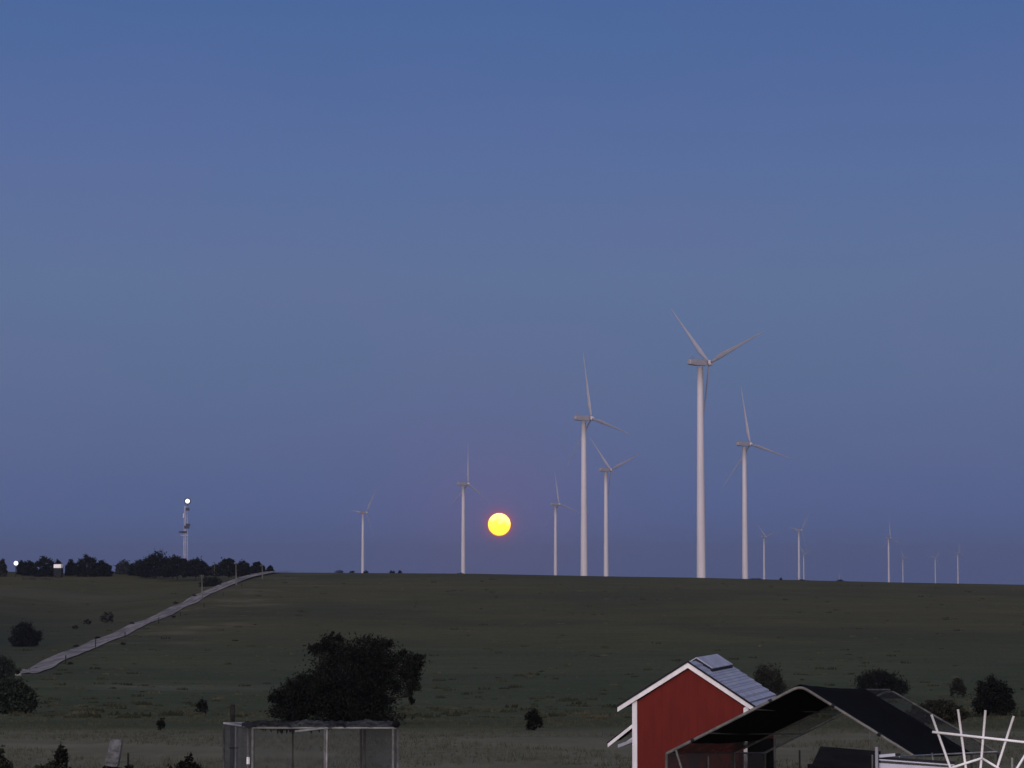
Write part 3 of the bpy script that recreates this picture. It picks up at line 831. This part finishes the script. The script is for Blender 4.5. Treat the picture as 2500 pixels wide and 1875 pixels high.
# dark drip edge over the rakes
mb = MB()
for sgn, E in ((1, ER), (-1, EL)):
    mb.prism([SL(0, -.125, AP + .045), SL(sgn * (E + .02), -.125, AP - DR + .043), SL(sgn * (E + .02), -.125, AP - DR - .002), SL(0, -.125, AP - .001)], RM @ Vector((0, .024, 0)))
mb.build('drip_edge', M_metal_shade, shed)
# raised hatch lying over the ridge and the upper right slope
mb = MB(); hx, hr = .16, .40; y0, y1 = .85, 3.55; off_ = RM @ Vector((0, y1 - y0, 0))
mb.prism([SL(-hx, y0, AP - sl * hx + .085), SL(0.02, y0, AP + .09), SL(hr, y0, AP - sr * hr + .11), SL(hr, y0, AP - sr * hr + .09), SL(0.02, y0, AP + .07), SL(-hx, y0, AP - sl * hx + .065)], off_)
vent = mb.build('ridge_vent', mat('vent_sheet', (.36, .37, .47), .5, .1, 3), shed)
mb = MB(); mb.prism([SL(-hx + .01, y0 - .004, AP - sl * hx + .062), SL(0.02, y0 - .004, AP + .068), SL(hr + .004, y0 - .004, AP - sr * hr + .088), SL(hr + .004, y0 - .004, AP - sr * hr - .01), SL(.02, y0 - .004, AP), SL(-hx + .01, y0 - .004, AP - sl * hx)], off_)
mb.build('vent_gap_shade', M_metal_shade, vent, rel=shed)  # solid dark block stands in for the shaded opening under the hatch
# lean-to roof on the left
z1 = at(1546, 1770, D).z - sh_org.z; z0 = at(1487, 1819, D).z - sh_org.z; xo = -(1681 - 1486) * k_ / math.cos(YAW); xi = -HWl - .005
mb = MB(); mb.prism([SL(xi, 0, z1), SL(xo, 0, z0), SL(xo, 0, z0 - .085), SL(xi, 0, z1 - .085)], RM @ Vector((0, .035, 0))); mb.build('lean_to_rake', M_trim, shed)
mb = MB(); mb.prism([SL(xi, .036, z1 + .02), SL(xo - .03, .036, z0 + .02), SL(xo - .03, .036, z0 - .01), SL(xi, .036, z1 - .01)], RM @ Vector((0, 1.5, 0))); mb.build('lean_to_roof', M_dark, shed)
for yy in (.35, .75, 1.15):
    mb = MB(); mb.beam(SL(xi + .0, yy, z1 - .30), SL(xo + .28, yy, z0 - .06), .05, .05); mb.build('strut', M_trim, shed)
mb = MB(); mb.prism([SL(xo + .22, .10, z0 - .02), SL(xi, .10, z1 - .35), SL(xi, .10, z1 - .42), SL(xo + .22, .10, z0 - .10)], RM @ Vector((0, .9, 0))); mb.build('soffit_sheet', mat('soffit', (.28, .28, .36), .6, .1, 3), shed)

# ------------------------------------------------------------ black canopy on a pipe frame
canopy = None
DF, DM, DRr = 52.0, 54.6, 56.2
FA, FL, FR = at(1954, 1674, DF), at(1627, 1840, DF), at(2232, 1846, DF)
MA, ML, MR = at(2109, 1684, DM), at(1793, 1838, DM), at(2372, 1842, DM)
RA, RL, RR = at(2172, 1684, DRr), at(1868, 1838, DRr), at(2436, 1838, DRr)
c0 = Vector((FA.x, DF, T(FA.x, DF)))
canopy = thing('canopy', c0, 'black shade cloth canopy on a peaked pipe frame beside the red shed', 'canopy')
def bend(A, B, C_, n=5):                  # rafters with a rounded bend at the top
    out = [B]; a = A.lerp(B, .06); b = A.lerp(C_, .06)
    for i in range(n + 1):
        t = i / n; out.append(a * (1 - t) ** 2 + A * 2 * t * (1 - t) + b * t * t)
    out.append(C_); return out
M_pink = mat('frame_pipe_front', (.14, .135, .13), .5, .15, 5)
for A, B, C_, m, r_ in ((FA, FL, FR, M_pink, .030), (MA, ML, MR, M_galvd, .024), (RA, RL, RR, M_galvd, .024)):
    MB().tube(bend(A, B, C_), r_, 8).build('rafter', m, canopy, smooth=True)
    for q in (B, C_):
        MB().tube([q, (q.x, q.y, T(q.x, q.y) - .1)], r_, 8).build('post', m, canopy, smooth=True)
# couplings where pipes join
mb = MB()
for f_ in (.145, .52): 
    q = FA.lerp(FL, f_ * 1.55); u = (FL - FA).normalized(); mb.tube([q - u * .035, q + u * .035], .040, 8)
for f_ in (.285, .69):
    q = FA.lerp(FR, f_); u = (FR - FA).normalized(); mb.tube([q - u * .035, q + u * .035], .040, 8)
mb.build('coupling', M_metal_shade, canopy)
for a, b in ((FL, RL), (FR, RR), (MA, RA)):
    MB().tube([a, b], .02, 6).build('purlin', M_galvd, canopy)
q1 = at(1649, 1828, DF); MB().tube([q1, at(1668, 1890, DF)], .022, 6).build('brace', M_pink, canopy)
for px_, py_, dd in ((1729, 1846, 53.5), (1891, 1800, 56), (1790, 1838, 54.6)):
    q = at(px_, py_, dd); MB().tube([q, (q.x, q.y, T(q.x, q.y) - .1)], .022, 6).build('post', M_galvd, canopy)
# inner purlins seen under the cloth
for f_ in (.35, .7):
    MB().tube([FA.lerp(FL, f_), MA.lerp(ML, f_), RA.lerp(RL, f_)], .016, 6).build('purlin', M_galvd, canopy)
# shade cloth: two slopes as a sagging double sheet
def cloth(A, B, C_, D_, sag, nu_=26, nv=14, thick=.012, seedz=0.0):
    mb = MB(); nrm_ = (B - A).cross(D_ - A).normalized()
    if nrm_.z < 0: nrm_ = -nrm_
    for lay in (0, 1):
        for i in range(nu_ + 1):
            for j in range(nv + 1):
                u, v = i / nu_, j / nv
                p = (A.lerp(B, u)).lerp(D_.lerp(C_, u), v)
                s_ = sag * math.sin(math.pi * v) * (.6 + .4 * math.sin(math.pi * u)) - .012 * noise.noise(Vector((u * 9, v * 5, seedz)))
                edge = .02
                mb.v.append(tuple(p + nrm_ * (edge + thick * (1 - lay)) - Vector((0, 0, s_))))
    n1 = (nu_ + 1) * (nv + 1)
    for lay in (0, 1):
        for i in range(nu_):
            for j in range(nv):
                a = lay * n1 + i * (nv + 1) + j; q_ = (a, a + 1, a + nv + 2, a + nv + 1)
                mb.f.append(q_ if lay else q_[::-1])
    for i in range(nu_):
        for j in (0, nv):
            a = i * (nv + 1) + j; mb.f.append((a, a + nv + 1, a + nv + 1 + n1, a + n1))
    for j in range(nv):
        for i in (0, nu_):
            a = i * (nv + 1) + j; mb.f.append((a, a + 1, a + 1 + n1, a + n1))
    return mb
cloth(FA.lerp(FL, .0), FA.lerp(FL, .86), MA.lerp(ML, .82), MA, .05).build('shade_cloth', M_tarp, canopy, smooth=True)
cloth(FA, FA.lerp(FR, 1.0), MA.lerp(MR, 1.0), MA, .07, seedz=4).build('shade_cloth', M_tarp, canopy, smooth=True)
# netting: fine open mesh on the lower left slope, the side and the rear bay
def net_mat(name, col, alpha):
    m = bpy.data.materials.new(name); m.use_nodes = True
    g = NT(m.node_tree); b = g.n['Principled BSDF']
    b.inputs['Base Color'].default_value = tuple(col) + (1,); b.inputs['Roughness'].default_value = .95; b.inputs['Specular IOR Level'].default_value = .05
    tc = g.add('ShaderNodeTexCoord')
    n = g.add('ShaderNodeTexNoise', {'Vector': tc.outputs['Object'], 'Scale': 2.5, 'Detail': 3.0}).outputs[0]
    g.l.new(g.range(n, .3, .7, alpha * .86, min(1, alpha * 1.1)), b.inputs['Alpha'])
    return m
M_n1 = net_mat('dark_netting', (.046, .042, .046), .93); M_n2 = net_mat('thin_netting', (.03, .032, .036), .45)
def flat(A, B, C_, D_, m, nm, off=.0):
    o_ = Vector((0, off, 0)); return MB().quad(A + o_, B + o_, C_ + o_, D_ + o_).build(nm, m, canopy)
dn = lambda v, f=0.02: Vector((v.x, v.y, T(v.x, v.y) + f))
flat(FA.lerp(FL, .86), FL, ML, MA.lerp(ML, .82), M_n1, 'netting')
flat(FL, dn(FL), dn(ML), ML, M_n1, 'netting')
flat(MA, ML, RL, RA, M_n2, 'netting'); flat(MA, MR, RR, RA, M_n2, 'netting')
flat(ML, dn(ML), dn(RL), RL, M_n1, 'netting')
shade_corner = at(1825, 1803, 58.6); q2 = at(1892, 1803, 58.6)
MB().prism([shade_corner, q2, dn(q2), dn(shade_corner)], (0, .04, 0)).build('wall_shade_panel', M_tarp, canopy)  # black sheet standing in for shade on the shed's right side wall

# dark coop roof under the canopy
d = 47.0; A, B, C_ = at(2003, 1822, d + 1.2), at(2150, 1834, d + 1.2), at(2150, 1885, d); E_ = at(1981, 1869, d)
cg = Vector((A.x, d, T(A.x, d)))
coop = thing('dark_coop', cg, 'low dark coop with a sloping sheet roof in front of the canopy opening', 'coop')
off = Vector((0, 0, -.03))
MB().prism([E_, C_ + Vector((0, 0, .0)), B, A], off).build('roof', M_dark, coop)
w1 = [Vector((E_.x + .05, d + .08, E_.z - .05)), Vector((C_.x - .05, d + .08, E_.z - .05)), Vector((C_.x - .05, d + .08, cg.z - .1)), Vector((E_.x + .05, d + .08, cg.z - .1))]
MB().prism(w1, (0, 1.0, 0)).build('wall', M_dark, coop)

# loose posts
def post(px_, ytop, d, r_, label, m=M_post, nm='wooden_post', h=0):
    p = at(px_, ytop, d); g0 = T(p.x, d); n_ = MB().tube([(p.x, d, g0 - .1), (p.x + h, d, p.z - .03), (p.x + h, d, p.z)], [r_, r_ * .97, r_ * .8], 8)
    return tag(n_.build(nm, m, origin=(p.x, d, g0)), label, 'post')
post(568, 1720, 53, .050, 'thick dark wooden post rising behind the left end of the kennel')
post(1952, 1831, 58, .022, 'thin dark stake seen through the open end of the canopy')
post(313, 1838, 52, .022, 'short dark stake right of the grey board at the bottom')
post(2471, 1850, 46, .022, 'short grey stake between the arms of the white pipe fan', M_galv, 'metal_stake')
post(2123, 1786, 60, .018, 'thin stake with a pale top behind the black canopy opening', M_galvd, 'metal_stake')

# leaning grey board
d = 50.0; s_ = d / F; c = at(277, 1838, d)
mb = MB(); pl = []
tilt = R(-8)
def rb(x, z):
    x *= 1 - .10 * (z > 0); return Vector((c.x + (x * math.cos(tilt) - z * math.sin(tilt)) * s_, d + .12 * z / 40, c.z + (x * math.sin(tilt) + z * math.cos(tilt)) * s_))
W2, H2, rad = 15.5, 32, 9
for cx_, cz_, a0 in ((W2 - rad, H2 - rad, 0), (-W2 + rad, H2 - rad, 90), (-W2 + 5, -H2 + 5, 180), (W2 - 5, -H2 + 5, 270)):
    for q in range(5):
        a = R(a0 + 22.5 * q); rr_ = rad if a0 < 180 else 5
        pl.append(rb(cx_ + rr_ * math.cos(a), cz_ + rr_ * math.sin(a)))
mb.prism(pl, (.02, .07, 0))
bd = thing('leaning_board', (c.x, d, T(c.x, d)), 'weathered grey board with rounded top corners leaning above the plants at bottom left', 'board')
mb.build('panel', M_board, bd)
mb = MB(); mb.prism([p + Vector((.012, .072, 0)) for p in [rb(v[0], v[1]) for v in ((W2 + 1.2, H2 - 12), (W2 + 1.2, -H2 + 4), (-W2, -H2 + 4), (-W2, H2 - 12))]], (0, .02, 0)); mb.build('backing', M_post, bd)
mb = MB()
for z_ in (6, -10, -22): mb.beam(rb(-W2 + 3, z_) + Vector((0, -.012, 0)), rb(W2 - 3, z_) + Vector((0, -.012, 0)), .02, .03, (0, 1, 0))
mb.build('rib', M_board, bd)
for x_ in (-W2 + 4, W2 - 4):
    p = rb(x_, -H2 + 4) + Vector((0, .04, 0)); MB().tube([p, (p.x, p.y + .1, T(p.x, p.y) - .05)], .02, 6).build('leg', M_post, bd)

# ------------------------------------------------------------ chain link kennel
d1, d2 = 48.0, 49.5
gz = T(at(800, 1800, 48.5).x, 48.5)
def K(px_, py_, d): return at(px_, py_, d)
ztop_f = at(794, 1777, d1).z; ztop_b = ztop_f
f0, f1 = at(617, 1780, d1), at(968, 1775, d1); b0_, b1_ = at(547, 1770, d2), at(888, 1772, d2)
for v in (f0, f1, b0_, b1_): v.z = ztop_f
ken = thing('dog_kennel', ((f0.x + f1.x) / 2, d1 + .7, gz), 'chain link dog kennel with galvanised frame and sagging net on top', 'dog kennel')
def vpost(px_, d, r_=.024, m=M_galv, top=None):
    p = at(px_, 1777, d); MB().tube([(p.x, d, gz - .05), (p.x, d, (top or ztop_f))], r_, 8).build('post', m, ken, smooth=True); return p
pf = [vpost(617, d1), vpost(794, d1, .026), vpost(960, d1), vpost(971, d1 + .15)]
pb = [vpost(547, d2, .022, M_galvd), vpost(577, d2 - .5, .028), vpost(606, d1 + .3, .022), vpost(715, d2, .016, M_galvd), vpost(881, d2, .022, M_galvd), vpost(890, d2 - .1, .022, M_galvd)]
for a, b in ((f0, f1), (b0_, b1_), (f0, b0_), (f1, b1_)):
    MB().tube([a, b], .021, 8).build('top_rail', M_galv, ken, smooth=True)
    a2, b2 = Vector((a.x, a.y, gz + .08)), Vector((b.x, b.y, gz + .08))
    MB().tube([a2, b2], .021, 8).build('bottom_rail', M_galv, ken, smooth=True)
MB().tube([at(720, 1786, d1 - .03), at(788, 1777, d1 - .03), at(797, 1781, d1 - .03), (at(797, 1781, d1).x, d1 - .03, gz + .1)], .024, 8).build('gate_frame', M_galv, ken, smooth=True)
# latch
p = at(606, 1857, d1 + .26); MB().box(p, (.055, .05, .13)).build('latch', M_pvc, ken)
p = at(574, 1826, d2 - .54); MB().tube([p - Vector((.12, 0, 0)), p + Vector((.07, 0, 0))], .012, 6).build('clamp', M_metal_shade, ken)
def chain(A, B, zlo, zhi, nm='chain_link'):
    """diamond wire mesh between the vertical lines at A and B"""
    mb = MB(); L_ = math.hypot(B.x - A.x, B.y - A.y); u = Vector((B.x - A.x, B.y - A.y, 0)) / L_; H_ = zhi - zlo
    nv = Vector((-u.y, u.x, 0)); st = .052; r_ = .0013
    kx = -H_
    while kx < L_:
        for sgn in (1, -1):
            # line x = kx + z (sgn 1) or x = kx + (H-z)
            t0, t1 = max(0, -kx), min(H_, L_ - kx)
            if t1 <= t0: continue
            p = A + u * (kx + t0); q = A + u * (kx + t1)
            za, zb = (zlo + t0, zlo + t1) if sgn > 0 else (zhi - t0, zhi - t1)
            p = Vector((p.x, p.y, za)) + nv * .003 * sgn; q = Vector((q.x, q.y, zb)) + nv * .003 * sgn
            mb.tube([p, q], r_, 3, False)
        kx += st
    return mb.build(nm, M_wire, ken)
zl, zh = gz + .08, ztop_f
chain(f0, f1, zl, zh); chain(b0_, b1_, zl, zh); chain(f0, b0_, zl, zh); chain(f1, b1_, zl, zh); chain(pb[1], pb[2], zl, zh)
# rolled and sagging cover
def cover(px0, px1, ya, yb, seedz, dr=.0):
    mb = MB(); nx, ny = 46, 14
    for i in range(nx + 1):
        for j in range(ny + 1):
            u, v = i / nx, j / ny
            p = at(px0 + (px1 - px0) * u, ya + (yb - ya) * u, d1 - .05 + (d2 - d1) * v * .9)
            base = ztop_f + .028
            bulge = (at(800, 1777 - 0, d1).z - at(800, 1777, d1).z)
            arch = max(0, math.sin(math.pi * u)) ** .6
            z = base + arch * (.015 + .05 * math.sin(math.pi * min(1, v * 1.15)) ** .8) + .045 * noise.noise(Vector((u * 5 + seedz, v * 4, seedz))) * arch + .03 * noise.noise(Vector((u * 17, v * 9, seedz)))
            if v == 0: z -= .0 + .03 * abs(noise.noise(Vector((u * 14, 0, seedz))))
            mb.v.append((p.x, p.y, z))
    for i in range(nx):
        for j in range(ny):
            a = i * (ny + 1) + j; mb.f.append((a, a + 1, a + ny + 2, a + ny + 1))
    return mb
o = cover(590, 712, 1770, 1770, 1.3).build('net_cover', M_netd, ken, smooth=True)
o = cover(704, 808, 1765, 1768, 5.3).build('net_cover', M_net, ken, smooth=True)
o = cover(836, 968, 1765, 1768, 9.1).build('net_cover', M_net, ken, smooth=True)
o = cover(796, 850, 1765, 1768, 7.7).build('net_cover', M_netd, ken, smooth=True)
p = at(967, 1768, d1 - .05); MB().sphere(p, (.075, .06, .07), 10, 8).build('net_knot', M_dark, ken)
# loose hanging strips of net under the front rail
mb = MB(); rr = random.Random(4)
for i in range(60):
    px_ = rr.uniform(622, 815); p = at(px_, 1780, d1 + rr.uniform(.02, .3)); L_ = rr.uniform(.04, .17) * math.sin(math.pi * (px_ - 610) / 215)
    w_ = rr.uniform(.02, .05)
    mb.prism([(p.x - w_, p.y, ztop_f), (p.x + w_, p.y, ztop_f), (p.x + w_ * .4 + rr.uniform(-.02, .02), p.y, ztop_f - L_)], (0, .006, 0))
mb.build('hanging_net', M_dark, ken)
# dense shade screens on the right bay and left side
flat2 = lambda a, b, m, nm: MB().quad((a.x, a.y + .02, zl), (b.x, b.y + .02, zl), (b.x, b.y + .02, zh), (a.x, a.y + .02, zh)).build(nm, m, ken)
M_sc = net_mat('bluish_screen', (.034, .036, .044), .42)
flat2(pb[4], at(971, 1777, d1 + .3), M_sc, 'screen'); flat2(at(547, 1777, d2), at(622, 1777, d1 + .15), M_sc, 'screen')

# ------------------------------------------------------------ white pipe fan at right
d = 30.0
def fan(px_, py_, dd=0): return at(px_, py_, d + dd)
cc = fan(2380, 2043); cg = Vector((cc.x, d, T(cc.x, d)))
ft = thing('pipe_fan', cg, 'white pipe fan of radiating arms crossed by straight bars at bottom right', 'garden frame')
r_ = .0145
for a in ((2274, 1745), (2339, 1732), (2406, 1734), (2475, 1748), (2560, 1750)):
    MB().tube([cc, fan(*a)], r_, 10).build('arm', M_pvc, ft, smooth=True)
MB().tube([fan(2276, 1787, -.03), fan(2592, 1822, -.03)], r_, 10).build('crossbar', M_pvc, ft, smooth=True)
for a, b in (((2318, 1876), (2397, 1851)), ((2397, 1851), (2437, 1875)), ((2437, 1875), (2480, 1905)), ((2318, 1876), (2300, 1930))):
    MB().tube([fan(*a, -.02), fan(*b, -.02)], r_ * .95, 10).build('web_bar', M_pvc, ft, smooth=True)
MB().sphere(cc, .05, 12, 8).build('hub', M_pvc, ft, smooth=True)
MB().tube([cc, cg - Vector((0, 0, .1))], .02, 10).build('stand', M_pvc, ft, smooth=True)

# white sheet pen with rails
d = 40.0
def W_(px_, py_, dd=0): return at(px_, py_, d + dd)
pg = Vector((W_(2200, 1860).x, d, T(W_(2200, 1860).x, d)))
pen = thing('white_pen', pg, 'white sheet metal pen with post and pipe rails at bottom right', 'pen')
A, B = W_(2147, 1863), W_(2350, 1876)
MB().prism([A, B, Vector((B.x, B.y, pg.z)), Vector((A.x, A.y, pg.z))], (0, .05, 0)).build('panel', M_white, pen)
mb = MB(); mb.tube([(W_(2140, 1824).x, d - .05, pg.z - .1), W_(2140, 1824, -.05)], .026, 10); mb.build('post', M_white, pen, smooth=True)
mb = MB(); mb.tube([(W_(2130, 1843).x, d + .2, pg.z - .1), W_(2130, 1843, .2)], .014, 8); mb.build('post', M_galv, pen, smooth=True)
MB().beam(W_(2146, 1846), W_(2185, 1842.5), .05, .042).build('rail', M_white, pen)
MB().beam(W_(2186, 1842.5, .03), W_(2198, 1842, .03), .05, .035).build('rail_cap', M_metal_shade, pen)
MB().beam(W_(2146, 1854.5), W_(2330, 1868), .04, .018).build('rail', M_white, pen)
MB().tube([W_(2196, 1847, 1), W_(2270, 1843, 3), W_(2434, 1835, 6)], .013, 8).build('rail', M_galv, pen, smooth=True)
MB().tube([W_(2275, 1838, 2), W_(2279, 1862, 2)], .012, 8).build('brace', M_galv, pen, smooth=True)
MB().beam(W_(2146, 1850, .1), W_(2330, 1862, .1), .06, .035).build('sill', M_metal_shade, pen)
mb = MB(); rr = random.Random(2)
M_fw = M_galvd
for i in range(16):
    q = W_(2210 + i * 17, 1848, 4); mb.tube([q, (q.x, q.y, q.z - .6)], .004, 4)
mb.build('wire', M_fw, pen)

# ------------------------------------------------------------ moon
MD = 40000.0
c = at(1219, 1280.5, MD); rad = 29.5 / F * MD * 1.0
mm = bpy.data.materials.new('moon_glow'); mm.use_nodes = True
g = NT(mm.node_tree); g.n.remove(g.n['Principled BSDF'])
tc = g.add('ShaderNodeTexCoord'); sp = g.add('ShaderNodeSeparateXYZ', {0: tc.outputs['Object']})
X, Z = sp.outputs[0], sp.outputs[2]
rr_ = g.math('DIVIDE', g.math('SQRT', g.math('ADD', g.math('MULTIPLY', X, X), g.math('MULTIPLY', Z, Z))), rad)
zz_ = g.math('DIVIDE', Z, rad)
nz = g.add('ShaderNodeTexNoise', {'Vector': tc.outputs['Object'], 'Scale': .009, 'Detail': 2.0}).outputs[0]
core = g.mix(g.range(g.math('ADD', zz_, g.math('MULTIPLY', g.math('SUBTRACT', nz, .5), 2.4)), -.4, 1.0), (1.12, .78, .02, 1), (1.15, 1.02, .30, 1))
c_ = g.mix(g.range(rr_, .90, .95), core, (.27, .045, .045, 1))
em = g.add('ShaderNodeEmission', {'Color': c_, 'Strength': 2.6})
g.l.new(em.outputs[0], g.n['Material Output'].inputs[0])
mb = MB(); mb.sphere(c, rad, 64, 40)
tag(mb.build('moon', mm, origin=c, smooth=True), 'glowing yellow full moon low over the ridge between the turbines', 'moon')

# ------------------------------------------------------------ haze
hz = bpy.data.materials.new('haze'); hz.use_nodes = True
g = NT(hz.node_tree); g.n.remove(g.n['Principled BSDF'])
pv = g.add('ShaderNodeVolumePrincipled', {'Color': (.27, .32, .47, 1), 'Density': .00009, 'Anisotropy': 0.0})
g.l.new(pv.outputs[0], g.n['Material Output'].inputs['Volume'])
mb = MB(); mb.box((0, 6200, 32), (11000, 12600, 210))
tag(mb.build('haze', hz), kind='stuff', label='thin evening haze over the plain', cat='haze')
S.cycles.volume_bounces = 0
S.cycles.max_bounces = 6
S.cycles.transparent_max_bounces = 12
